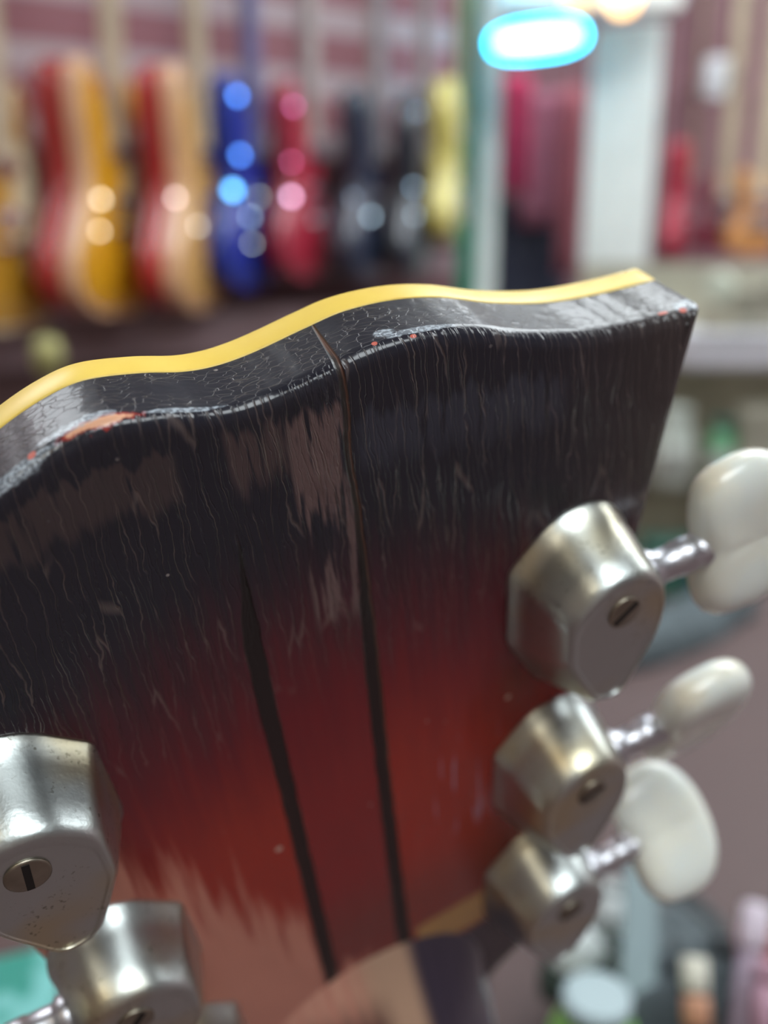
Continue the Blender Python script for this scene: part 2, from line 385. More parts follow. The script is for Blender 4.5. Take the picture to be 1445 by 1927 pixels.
# ------------------------------------------------------------------ guitars on the wall
def body_outline(W, H, kind):
    half = {'single': [(0.0, 0.50), (0.30, 0.49), (0.62, 0.40), (0.72, 0.27), (0.62, 0.12), (0.56, 0.02), (0.66, -0.12), (0.90, -0.24), (1.0, -0.34), (0.88, -0.44), (0.5, -0.495), (0.0, -0.5)],
            'double': [(0.16, 0.36), (0.30, 0.40), (0.52, 0.50), (0.70, 0.44), (0.68, 0.28), (0.60, 0.12), (0.60, 0.0), (0.78, -0.14), (0.98, -0.28), (0.92, -0.42), (0.5, -0.495), (0.0, -0.5)]}[kind]
    r = smooth_curve([(a * W / 2, b * H, 0) for a, b in half], 4)
    return r + [Vector((-v.x, v.y, 0)) for v in reversed(r[1:-1])] if abs(r[0].x) < 1e-6 else r + [Vector((-v.x, v.y, 0)) for v in reversed(r[:-1])]
def wall_guitar(px, py_top, py_bot, side, face, rim, guard, neckc, kind, yaw, label, off=0.09, metal=(200, 200, 205), Z=None, npick=2, tilt=0.0, rimw=0.008, T=0.045, fret=(188, 172, 148)):
    top = on_wall(px, py_top, off) if Z is None else at(px, py_top, Z)
    bot = on_wall(px, py_bot, off) if Z is None else at(px, py_bot, Z)
    H = (top.z - bot.z); H0 = H; W = H * 0.70
    c = Vector((top.x + bot.x, top.y + bot.y, top.z + bot.z)) / 2
    t = empty('electric_guitar', c, 0, label, 'guitar', 'electric guitars hanging on the walls')
    # local: x across, y up the neck, z out of the face
    Rm = Matrix.Rotation(yaw, 4, 'Z') @ Matrix.Rotation(math.pi / 2, 4, 'X') @ Matrix.Rotation(tilt, 4, 'Z')
    t.matrix_world = Matrix.Translation(c) @ Rm
    ol = body_outline(W, H, kind); n = len(ol)
    def ring(s, z): return [Vector((v.x * s, v.y * s, z)) for v in ol]
    loft('body', [ring(0.93, -T / 2), ring(0.985, -T / 2 + 0.004), ring(1.0, -T / 2 + 0.012), ring(1.0, T / 2 - rimw)], side, t)
    loft('binding', [ring(1.005, T / 2 - rimw), ring(1.005, T / 2 + 0.001)], rim, t)
    loft('top', [ring(0.985, T / 2), ring(0.93, T / 2 + 0.004), ring(0.7, T / 2 + 0.009), ring(0.3, T / 2 + 0.012)], face, t)
    if guard:
        gp = [Vector((x * W / 2, y * H, 0)) for x, y in ((0.10, 0.30), (0.55, 0.22), (0.50, 0.0), (0.62, -0.2), (0.35, -0.32), (0.1, -0.1))]
        gp = [Vector((v.x, v.y, 0)) for v in round_poly([tuple(v) for v in gp], 0.03, 5)]
        loft('pickguard', [[v + Vector((0, 0, T / 2 + 0.012)) for v in gp], [v + Vector((0, 0, T / 2 + 0.015)) for v in gp]], guard, t)
    cm = mat('guitar_chrome_%d_%d_%d' % metal, metal, 0.22, 0.9, noise=0.05)
    for k in range(npick):
        bm_obj('pickup', box_bm(-0.034, 0.034, -0.012 + H * (0.16 - 0.2 * k), 0.012 + H * (0.16 - 0.2 * k), T / 2 + 0.008, T / 2 + 0.022, 0.003), cm, t)
    bm_obj('bridge', box_bm(-0.04, 0.04, -0.15 * H - 0.007, -0.15 * H + 0.007, T / 2 + 0.008, T / 2 + 0.024, 0.003), cm, t)
    for k in range(3):
        lathe('knob', [(0.012, 0), (0.012, 0.012), (0.009, 0.016)], cm, t, (W * 0.26 + 0.02 * k, -H * (0.2 + 0.07 * k), T / 2 + 0.006), (0, 0, 1), 16)
    NL = 0.62
    rg = []
    for j in range(6):
        f = j / 5; hw = 0.028 - 0.007 * f; y = H * 0.2 + (NL) * f; rr = []
        for i in range(13):
            a = math.pi * i / 12; rr.append(Vector((hw * math.cos(a), y, T / 2 + 0.012 - 0.022 * math.sin(a))))
        rg.append(rr)
    loft('neck', rg, neckc, t)
    bm_obj('fingerboard', box_bm(-0.025, 0.025, H * 0.2, H * 0.2 + NL, T / 2 + 0.0125, T / 2 + 0.018), mat('fretboard_%d' % fret[0], fret, 0.5, noise=0.15), t)
    hs = round_poly([(-0.03, 0, 0), (0.03, 0, 0), (0.045, 0.15, 0), (0.0, 0.17, 0), (-0.045, 0.15, 0)], 0.02, 4)
    loft('headstock', [[v + Vector((0, H * 0.2 + NL, T / 2 - 0.01)) for v in hs], [v + Vector((0, H * 0.2 + NL, T / 2 + 0.006)) for v in hs]], neckc, t)
    for sx in (-1, 1):
        for k in range(3):
            lathe('tuning_peg', [(0.004, 0), (0.004, 0.012), (0.009, 0.014), (0.009, 0.024), (0.004, 0.026)], cm, t, (sx * 0.035, H * 0.2 + NL + 0.03 + 0.04 * k, T / 2), (sx, 0, 0), 10)
    return t
def pm(name, col, r=0.3, coat=0.6): return mat(name, col, r, noise=0.08, coat=coat)
PANEL = Vector((1.0, 1.35, 2.665))
def glint_discs(t, lst, off=0.2):
    """small mirror discs added in place of reflections on a guitar, tilted towards the ceiling panel so that they glint"""
    inv = t.matrix_world.inverted()
    for px, py, d, col in lst:
        p = on_wall(px, py, off)
        bpy.context.view_layer.update()
        hit = SC.ray_cast(bpy.context.evaluated_depsgraph_get(), CAM, ray(px, py).normalized())
        if hit[0] and hit[4].parent == t: p = hit[1] - ray(px, py).normalized() * 0.006
        nrm = ((CAM - p).normalized() + (PANEL - p).normalized()).normalized()
        m = mat('glint_metal_%d_%d_%d' % col, col, 0.12, 1.0)
        r = d / 2000.0
        o = lathe('glint_disc', [(r * 0.7, -0.01), (r, -0.004), (r, 0.0)], m, None, p, nrm, 20)  # added disc standing in for a bright reflection on the body
        o.data.transform(inv); o.parent = t
cream = pm('cream_binding', (226, 200, 160)); maple = pm('maple_neck', (206, 190, 162), 0.4, 0.2)
greyneck = pm('grey_maple_neck', (176, 164, 158), 0.4, 0.2)  # greyer maple, for the crimson, navy and black guitars
YW = math.radians(74)
WG = wall_guitar(-22, 150, 620, pm('brown_back', (120, 84, 40)), pm('amber_top', (190, 140, 44)), cream, pm('cream_guard', (220, 205, 170)), maple, 'double', YW, 'amber guitar at the far left edge, half out of frame', 0.2)
WG = wall_guitar(172, 128, 590, pm('cherry_back', (176, 48, 48)), pm('gold_top', (222, 160, 30)), pm('peach_binding', (236, 186, 150)), pm('pale_guard', (214, 204, 176)), maple, 'double', YW + 0.08, 'golden top guitar with red sides, second from the left on the wall', 0.17, rimw=0.03, T=0.085, tilt=math.radians(-3))
glint_discs(WG, [(190, 375, 11, (236, 214, 180)), (188, 435, 9, (236, 214, 180))])
WG = wall_guitar(338, 135, 580, pm('ruby_back', (178, 42, 44)), pm('honey_top', (216, 166, 96)), pm('peach_binding', (236, 186, 150)), None, maple, 'double', YW + 0.16, 'honey top guitar with red side between the golden and the blue guitar', 0.18, rimw=0.028, T=0.075)
glint_discs(WG, [(330, 372, 10, (240, 214, 206)), (372, 425, 9, (220, 210, 196))])
WG = wall_guitar(452, 150, 540, pm('blue_back', (24, 48, 150)), pm('blue_top', (28, 54, 160)), pm('blue_rim', (34, 70, 190)), None, pm('blue_neck', (110, 112, 170)), 'double', YW + 0.06, 'bright blue guitar hanging on the wall', 0.15, (190, 215, 255), fret=(112, 112, 150))
glint_discs(WG, [(446, 180, 14, (90, 150, 255)), (452, 292, 13, (90, 150, 255)), (438, 358, 19, (110, 190, 255)), (470, 408, 9, (180, 200, 226)), (474, 458, 8, (200, 206, 200)), (488, 370, 7, (200, 206, 200))])
WG = wall_guitar(560, 160, 520, pm('crimson_back', (160, 36, 56)), pm('crimson_top', (176, 46, 66)), pm('crimson_rim', (200, 80, 100)), None, greyneck, 'double', YW, 'crimson guitar right of the blue guitar', 0.15, (235, 215, 235), fret=(172, 160, 156))
glint_discs(WG, [(552, 200, 8, (240, 130, 190)), (548, 305, 8, (226, 110, 160)), (548, 370, 13, (246, 190, 226)), (592, 412, 8, (196, 190, 196))])
WG = wall_guitar(684, 175, 530, pm('navy_back', (38, 44, 62)), pm('navy_top', (44, 52, 72)), pm('navy_rim', (60, 68, 90)), None, greyneck, 'double', YW, 'dark navy guitar, left of the two dark ones', 0.15, fret=(140, 136, 142))
glint_discs(WG, [(697, 407, 11, (170, 190, 204)), (664, 372, 6, (130, 146, 170))])
WG = wall_guitar(772, 175, 520, pm('black_back', (36, 38, 50)), pm('black_top', (40, 46, 60)), pm('black_rim', (66, 72, 88)), None, greyneck, 'single', YW + 0.08, 'black single cutaway guitar left of the yellow one', 0.15, fret=(141, 134, 138))
glint_discs(WG, [(778, 352, 8, (150, 176, 196)), (780, 405, 8, (160, 176, 186)), (786, 210, 6, (140, 166, 196))])
WG = wall_guitar(836, 150, 455, pm('lemon_back', (216, 200, 104)), pm('lemon_top', (226, 214, 120)), pm('lemon_rim', (232, 222, 150)), None, pm('tan_neck', (160, 158, 128)), 'single', YW + 0.14, 'yellow guitar hanging beside the green post', 0.15)
# right hand side wall
WG = wall_guitar(1275, 270, 490, pm('scarlet_back', (184, 38, 66)), pm('scarlet_top', (190, 42, 70)), pm('scarlet_rim', (200, 60, 84)), None, pm('dark_neck', (110, 72, 78)), 'double', 1.15, 'scarlet guitar hanging right of the wide white door post', 0, Z=2.9)
WG = wall_guitar(1350, 330, 470, pm('wine_back', (130, 48, 68)), pm('wine_top', (138, 52, 72)), pm('wine_rim', (150, 70, 86)), pm('grey_guard', (110, 104, 108)), pm('bone_neck', (196, 190, 176)), 'double', 0.2, 'wine red guitar with a long pale ribbed neck', 0, Z=2.85)
WG = wall_guitar(1415, 320, 480, pm('orange_back', (206, 140, 84)), pm('orange_top', (216, 152, 92)), pm('orange_rim', (220, 170, 110)), None, pm('bone_neck', (196, 190, 176)), 'double', 0.25, 'orange guitar at the right edge of the far wall', 0, Z=2.7)
# white hang tag behind the ribbed neck, lying on nothing: a white headstock sign on the wall
c = at(1356, 148, 2.75)
t = empty('wall_hanger', c, 0, 'white block shaped guitar hanger on the far wall above the wine red guitar', 'guitar hanger')
bm_obj('block', box_bm(-0.045, 0.045, -0.03, 0.03, -0.055, 0.055, 0.012, 3), mat('hanger_white', (240, 244, 250), 0.5, noise=0.03), t)
for sx in (-1, 1): tube('prong', [(sx * 0.02, -0.03, -0.02), (sx * 0.03, -0.08, -0.02), (sx * 0.03, -0.1, 0.0)], 0.005, mat('steel_wire', (170, 170, 175), 0.3, 1.0), t, 8)
tube('wall_rod', [(0, 0.03, 0), (0, 3.3 - c.y, 0)], 0.01, mat('steel_wire', (170, 170, 175), 0.3, 1.0), t, 8)

# ------------------------------------------------------------------ workbench
BZ = 1.0
e0 = at_height(1215, 1205, BZ); e1 = at_height(1445, 1112, BZ)
ed = (e1 - e0).normalized(); en = Vector((-ed.y, ed.x, 0))
pA = e0 - ed * 0.9; pB = e0 + ed * 0.62
bench_m, g, b, o, s = new_mat('maroon_bench_mat')
g.put(b.inputs['Base Color'], g.mix(g.noise(o, 12.0, 5.0), (79, 60, 59), (88, 67, 65))); b.inputs['Roughness'].default_value = 0.6
t = empty('workbench', (0.3, 0.1, 0), 0, 'workbench with a flat maroon top below the guitar', 'workbench')
def prism_world(name, pts, z0, z1, m, parent=None):
    n = len(pts); off = parent.location if parent else Vector((0, 0, 0))
    vs = [Vector((p.x, p.y, z0)) - off for p in pts] + [Vector((p.x, p.y, z1)) - off for p in pts]
    fs = [tuple(range(n))[::-1], tuple(range(n, 2 * n))] + [(i, (i + 1) % n, n + (i + 1) % n, n + i) for i in range(n)]
    return mesh_obj(name, vs, fs, m, parent)
pts = [pA, pB, Vector((pB.x + 0.2, -0.9, 0)), Vector((pA.x - 0.0, -0.9, 0))]
prism_world('worktop', pts, BZ - 0.03, BZ, bench_m, t)
for p in pts:
    q = p + (Vector((0.3, -0.2, 0)) - p).normalized() * 0.12
    bm_obj('leg', box_bm(q.x - 0.025 - 0.3, q.x + 0.025 - 0.3, q.y - 0.025 - 0.1, q.y + 0.025 - 0.1, 0.0, BZ - 0.031, 0.004), mat('leg_steel', (80, 76, 78), 0.4, 0.6, noise=0.1), t)

# ------------------------------------------------------------------ simple goods
def bottle(px, py_base, Z, r, h, m, capm, label, cat='bottle', name='bottle', neck=0.4, group=None, base=None, axis=(0, 0, 1)):
    p = at(px, py_base, Z) if base is None else base
    t = empty(name, p, 0, label, cat, group)
    lathe('body', [(r * 0.9, 0), (r, r * 0.1), (r, h * 0.62), (r * 0.92, h * 0.7), (r * neck, h * 0.82), (r * neck, h * 0.9)], m, t, axis=axis)
    lathe('cap', [(r * neck * 1.2, h * 0.88), (r * neck * 1.2, h * 0.99), (r * neck, h)], capm, t, axis=axis)
    lathe('paper_label', [(r * 1.01, h * 0.18), (r * 1.01, h * 0.52)], mat('pale_label', (200, 206, 198), 0.6, noise=0.1), t, axis=axis)
    return t
def carton(px, py_base, Z, w, d, h, m, label, cat='box', name='cardboard_box', rot=0.0, base=None, lidm=None, group=None):
    p = at(px, py_base, Z) if base is None else base
    t = empty(name, p, rot, label, cat, group)
    bm_obj('body', box_bm(-w / 2, w / 2, -d / 2, d / 2, 0, h * 0.8, 0.003), m, t)
    bm_obj('lid', box_bm(-w / 2 - .002, w / 2 + .002, -d / 2 - .002, d / 2 + .002, h * 0.8, h, 0.003), lidm or m, t)
    return t
pl_white = mat('milky_plastic', (226, 238, 228), 0.35, noise=0.06); pl_green = mat('green_plastic', (150, 226, 176), 0.35, noise=0.1)
pl_dk = mat('dark_plastic', (62, 68, 72), 0.4, noise=0.15); pl_blue = mat('slate_blue_plastic', (84, 104, 138), 0.4, noise=0.1)
pl_teal = mat('teal_plastic', (70, 118, 106), 0.4, noise=0.1)

# display rack behind the bench with goods on it
YR = 1.215
def zr(py): r = ray(1340, py); return CAM.z + r.z * YR / r.y
rack_m = mat('rack_khaki', (188, 186, 168), 0.5, noise=0.15, nscale=14)
rk0 = Vector((0.318, YR + 0.12, 0))
t = empty('display_rack', (rk0.x + 0.22, rk0.y + 0.12, 0), 0, 'grey green display rack standing behind the workbench at right', 'rack')
ztop = zr(520); zmid = zr(692); zlow = zr(910); zbot = zr(1110)
bm_obj('back_panel', box_bm(-0.26, 0.5, -0.055, -0.04, 0.0, zr(505)), rack_m, t)
for z in (zmid, zlow, zbot): bm_obj('shelf', box_bm(-0.26, 0.5, -0.152, -0.056, z - 0.006, z, 0.001), rack_m, t)
for x in (-0.26, 0.5): bm_obj('upright', box_bm(x - 0.012, x, -0.17, -0.04, 0.0, zr(640), 0.002) if x < 0 else box_bm(x, x + 0.012, -0.17, -0.04, 0.0, ztop, 0.002), rack_m, t)
def rack_pt(px, z):
    Z = (Vector((0, YR, z)) - CAM).dot(FWD); return Vector(((px - CX) / FPX * Z, YR, z))
# hanging paper packets at the top tier (upper right)
k = 0
for px, h, colr, lab in ((1345, 0.033, (196, 192, 170), 'olive paper packet on the top rack shelf, under the added silver disc'),
                         (1400, 0.050, (176, 174, 156), 'grey paper packet on the top rack shelf'),
                         (1447, 0.060, (180, 176, 160), 'pale paper packet at the right end of the top rack shelf')):
    carton(0, 0, 0, 0.036, 0.03, h, mat('packet_%d' % px, colr, 0.6, noise=0.25, nscale=60), lab, 'packet', 'paper_packet', base=rack_pt(px, zmid + 0.047), group='packets on the top rack shelf')
c = rack_pt(1345, zmid + 0.047 + 0.033)  # pale disc made up in place of a blurred bright spot
t = empty('bokeh_disc', c, 0, 'round silver green disc added in place of a bokeh spot on the rack', 'lid')
lathe('disc', [(0.015, -0.003), (0.018, 0.0), (0.018, 0.003), (0.014, 0.005)], mat('silvery_disc', (214, 222, 204), 0.4, noise=0.05), t, (0, -0.015, 0.0185), (0, -1, 0.15), 28)
lathe('knob', [(0.004, 0), (0.004, 0.006)], mat('silvery_disc', (214, 222, 204), 0.4), t, (0, -0.020, 0.019), (0, -1, 0.15), 12)
# white tray band
p = rack_pt(1390, zmid + 0.001)
t = empty('plastic_tray', p, 0, 'white plastic tray across the rack, under the paper packets', 'tray')
bm_obj('tray_body', box_bm(-0.075, 0.12, -0.03, 0.045, 0.0, 0.04, 0.008, 3), mat('tray_white', (240, 242, 250), 0.5, noise=0.04), t)
bm_obj('rim', box_bm(-0.078, 0.123, -0.033, 0.048, 0.038, 0.045, 0.002), mat('tray_white', (214, 216, 226), 0.5), t)
# middle shelf goods
bottle(0, 0, 0, 0.017, 0.085, pl_green, pl_teal, 'mint green bottle on the middle rack shelf', base=rack_pt(1350, zlow), neck=0.7)
bottle(0, 0, 0, 0.024, 0.10, pl_white, pl_white, 'milky white bottle at the left of the middle rack shelf', base=rack_pt(1262, zlow - 0.0), neck=0.7)
carton(0, 0, 0, 0.045, 0.04, 0.10, mat('khaki_card', (190, 188, 170), 0.6, noise=0.15), 'khaki carton on the middle rack shelf, right of the mint bottle', base=rack_pt(1412, zlow))
bottle(0, 0, 0, 0.02, 0.075, mat('bluegrey_plastic', (150, 166, 170), 0.4, noise=0.1), pl_blue, 'blue capped pale bottle at the right of the middle rack shelf', base=rack_pt(1450, zlow), neck=0.8)
# lower shelf goods
carton(0, 0, 0, 0.06, 0.05, 0.07, pl_teal, 'dark teal box on the lower rack shelf', base=rack_pt(1250, zbot))
carton(0, 0, 0, 0.05, 0.05, 0.06, pl_blue, 'slate blue box on the lower rack shelf', base=rack_pt(1312, zbot))
bottle(0, 0, 0, 0.022, 0.075, pl_white, pl_dk, 'white bottle with dark cap on the lower rack shelf', base=rack_pt(1372, zbot), neck=0.6)
carton(0, 0, 0, 0.05, 0.05, 0.08, pl_dk, 'black box at the right of the lower rack shelf', base=rack_pt(1430, zbot))

# folded cloth on the far edge of the bench
def lump(name, part, p, size, m, label, cat, rot=0.0, seed=1, parent=None):
    t = empty(name, p, rot, label, cat); rnd = random.Random(seed); ph = [rnd.uniform(0, 6) for _ in range(6)]
    rings = []; n = 40; sx, sy, sz = size
    for j in range(13):
        f = j / 12; a = f * math.pi / 2; rr = math.cos(a) ** 0.45 if j < 12 else 0.02; rg = []
        for i in range(n):
            q = 2 * math.pi * i / n
            k = 1 + 0.06 * math.sin(3 * q + ph[0] + f * 2) + 0.05 * math.sin(5 * q + ph[1]) + 0.02 * math.sin(9 * q + ph[2] + 4 * f)
            cx_ = math.copysign(abs(math.cos(q)) ** 0.7, math.cos(q)); sy_ = math.copysign(abs(math.sin(q)) ** 0.7, math.sin(q))
            rg.append(Vector((cx_ * sx * rr * k, sy_ * sy * rr * k, sz * math.sin(a) * (1 + 0.08 * math.sin(4 * q + ph[3])))))
        rings.append(rg)
    loft(part, rings, m, t); return t
ang = math.atan2(ed.y, ed.x)
p = at_height(1235, 1188, BZ)
lump('polishing_cloth', 'cloth', p - en * 0.02, (0.11, 0.028, 0.028), mat('slate_cloth', (84, 94, 98), 0.9, noise=0.3, nscale=40), 'rumpled dark slate cloth along the far edge of the bench', 'cloth', ang, 3)

# tools and pots at the lower right, on the bench
def bench_pt(px, py): return at_height(px, py, BZ)
t = empty('tool_pot', bench_pt(1200, 1930), 0, 'dark grey tool pot on the bench at the bottom right', 'pot')
lathe('pot', [(0.030, 0.0), (0.034, 0.002), (0.036, 0.05), (0.038, 0.052), (0.034, 0.054), (0.032, 0.048)], mat('charcoal_plastic', (64, 70, 72), 0.4, noise=0.15), t)
def stick(name, px0, py0, px1, py1, Z0, Z1, r0, r1, m, label, cat, tipm=None, tip=0.25, partname='handle', tipname='tip'):
    a = at(px0, py0, Z0); b_ = at(px1, py1, Z1); t = empty(name, a, 0, label, cat); d = b_ - a
    prof = [(r0 * 0.8, 0), (r0, d.length * 0.03), (r0, d.length * (1 - tip) * 0.5), (r0 * 0.95, d.length * (1 - tip) - 0.001)]
    lathe(partname, prof, m, t, axis=d, n=20)
    lathe(tipname, [(r0 * 0.9, d.length * (1 - tip)), (r1, d.length * (1 - tip) + 0.003), (r1, d.length * 0.97), (r1 * 0.7, d.length)], tipm or m, t, axis=d, n=20)
    return t
gm = mat('slate_metal', (128, 146, 150), 0.45, 0.2, noise=0.1); wp = mat('soft_white', (204, 212, 212), 0.5, noise=0.06)
t = empty('metal_rule', at(1200, 1905, 0.37), 0, 'upright slate grey steel rule in the tool clutter', 'rule'); d = at(1207, 1560, 0.40) - at(1200, 1905, 0.37)
X, Y, Zx = frame_from(d)
rule = bm_obj('blade', box_bm(-0.0068, 0.0068, -0.001, 0.001, 0, d.length, 0.0004), gm, t)
bm_obj('end_cap', box_bm(-0.0075, 0.0075, -0.0016, 0.0016, -0.004, 0.006, 0.0006), pl_dk, t)
for o_ in t.children: o_.rotation_mode = 'QUATERNION'; o_.rotation_quaternion = Vector((0, 0, 1)).rotation_difference(d.normalized())
stick('glue_bottle', 1146, 1760, 1150, 1655, 0.42, 0.43, 0.0070, 0.0045, wp, 'white squeeze bottle leaning against the steel rule', 'bottle', tip=0.3, partname='body', tipname='nozzle')
lump('cotton_pad', 'pad', at(1085, 1800, 0.40), (0.011, 0.009, 0.012), wp, 'white cotton wad left of the squeeze bottle', 'cotton wad', 0.4, 5)
lump('leather_pouch', 'pouch', at(1120, 1845, 0.405), (0.024, 0.02, 0.016), mat('green_black_leather', (44, 58, 52), 0.6, noise=0.3, nscale=60), 'dark green leather pouch under the white cotton wad', 'pouch', -0.5, 8)
lump('grey_rag', 'rag', at(1260, 1860, 0.41), (0.016, 0.014, 0.034), mat('grey_rag_cloth', (110, 120, 124), 0.9, noise=0.3, nscale=70), 'crumpled grey rag right of the steel rule', 'rag', 0.2, 11)
lump('black_rag', 'rag', at(1290, 1925, 0.385), (0.03, 0.02, 0.022), mat('black_rag_cloth', (62, 70, 74), 0.9, noise=0.3, nscale=70), 'black rag at the bottom of the tool clutter', 'rag', 0.2, 12)
stick('marker_pen', 1312, 1935, 1306, 1800, 0.36, 0.37, 0.0052, 0.005, mat('tan_plastic', (190, 138, 108), 0.5, noise=0.1), 'tan marker pen with a cream cap', 'marker', mat('cream_cap', (214, 212, 196), 0.5, noise=0.05), tip=0.5, partname='barrel', tipname='cap')
stick('lilac_rod', 1392, 1960, 1425, 1700, 0.36, 0.38, 0.0050, 0.0056, mat('lilac_plastic', (158, 142, 158), 0.5, noise=0.1), 'lilac plastic rod with a paler tip at the right edge', 'rod', mat('lilac_tip', (208, 196, 208), 0.5), tip=0.35, partname='shaft')
stick('pink_rod', 1440, 1960, 1443, 1810, 0.35, 0.36, 0.005, 0.005, mat('pink_plastic', (178, 138, 156), 0.5, noise=0.1), 'pink rod in the bottom right corner', 'rod', partname='shaft')
stick('black_awl', 1368, 1960, 1360, 1760, 0.39, 0.40, 0.0065, 0.005, pl_dk, 'black handled awl between marker and lilac rod', 'awl')
lump('red_pouch', 'pouch', at(1436, 1850, 0.45), (0.02, 0.02, 0.022), mat('red_leather', (134, 66, 66), 0.7, noise=0.15), 'red pouch behind the lilac rod', 'pouch', 0, 21)
# green and white bottle top at the bottom
bottle(0, 0, 0, 0.0165, 0.05, mat('lime_plastic', (124, 180, 92), 0.4, noise=0.1), mat('paleblue_cap', (158, 176, 180), 0.4, noise=0.03), 'lime green bottle with a pale cap at the bottom edge', base=at(1108, 2080, 0.36), neck=0.62)
stick('black_screwdriver', 905, 1990, 902, 1835, 0.40, 0.43, 0.0040, 0.0030, mat('black_rubber', (30, 30, 32), 0.5), 'black screwdriver standing right of the guitar neck', 'screwdriver')
stick('pink_eraser_stick', 860, 1980, 868, 1900, 0.36, 0.37, 0.0060, 0.0060, mat('eraser_pink', (222, 158, 150), 0.6, noise=0.05), 'pink eraser stick at the bottom beside the neck', 'eraser')
# teal tin at the lower left
t = empty('sweet_tin', at(20, 2060, 0.33), 0.35, 'teal and cream printed tin beside the headstock at the lower left', 'tin')
tin, g, b, o, s = new_mat('printed_tin')
n1 = g.noise(o, 42.0, 1.0)
c_ = g.mix(g.ramp(n1, 0.40, 0.47), (54, 142, 128), (120, 190, 186)); c_ = g.mix(g.ramp(n1, 0.52, 0.58), c_, (214, 196, 158))
g.put(b.inputs['Base Color'], c_); b.inputs['Roughness'].default_value = 0.35
bm_obj('body', box_bm(-0.05, 0.018, -0.02, 0.02, 0.0, 0.032, 0.003), tin, t)
bm_obj('lid', box_bm(-0.051, 0.019, -0.021, 0.021, 0.0325, 0.040, 0.002), tin, t)
# yellow green knob on the ledge
p = on_wall(90, 700, 0.15); 
lathe_t = empty('brass_bell', Vector((on_wall(88, 640, 0.08).x, on_wall(88, 640, 0.08).y, zl)), 0, 'small olive brass bell on the ledge at the far left', 'bell')
fin = mat('olive_brass', (170, 166, 110), 0.4, 0.3, noise=0.15)
q = at(90, 668, 1.35); lathe_t.location = (q.x, q.y, 0); lathe_t.name = 'display_stand'
tag(lathe_t, 'slim floor stand with an olive brass finial at the far left', 'display stand')
lathe('pole', [(0.010, 0.02), (0.010, q.z - 0.03)], mat('stand_pole_brown', (80, 58, 56), 0.5, noise=0.1), lathe_t)
lathe('finial', [(0.010, q.z - 0.03), (0.018, q.z - 0.022), (0.021, q.z), (0.018, q.z + 0.018), (0.008, q.z + 0.026)], fin, lathe_t)
lathe('base', [(0.12, 0.0), (0.12, 0.012), (0.03, 0.02), (0.012, 0.03)], mat('stand_pole_brown', (80, 58, 56), 0.5), lathe_t)

# ------------------------------------------------------------------ THE GUITAR IN FRONT (headstock seen from behind)
S = 0.001
def cam2w(v): return RIGHT * v[0] + DOWN * v[1] + FWD * v[2]
D1 = Vector((228, 2267, 1827)).normalized()                 # along the headstock towards the neck
D2 = Vector((5478, -2024, 1827)); D2 = (D2 - D1 * D2.dot(D1)).normalized()   # across, to the right
NN = D1.cross(D2)                                           # out of the back of the headstock
U, V, N = cam2w(D2), cam2w(D1), cam2w(NN)
ORG = at(640, 690, 0.1)
guitar = empty('guitar', (0, 0, 0), 0, 'old sunburst guitar seen from the back of its headstock, close up', 'guitar')
guitar.matrix_world = Matrix.Translation(ORG) @ Matrix((U, -V, N)).transposed().to_4x4()
def P(u, v, h): return Vector((u * S, -v * S, h * S))       # millimetres on the headstock
MID = -8.0

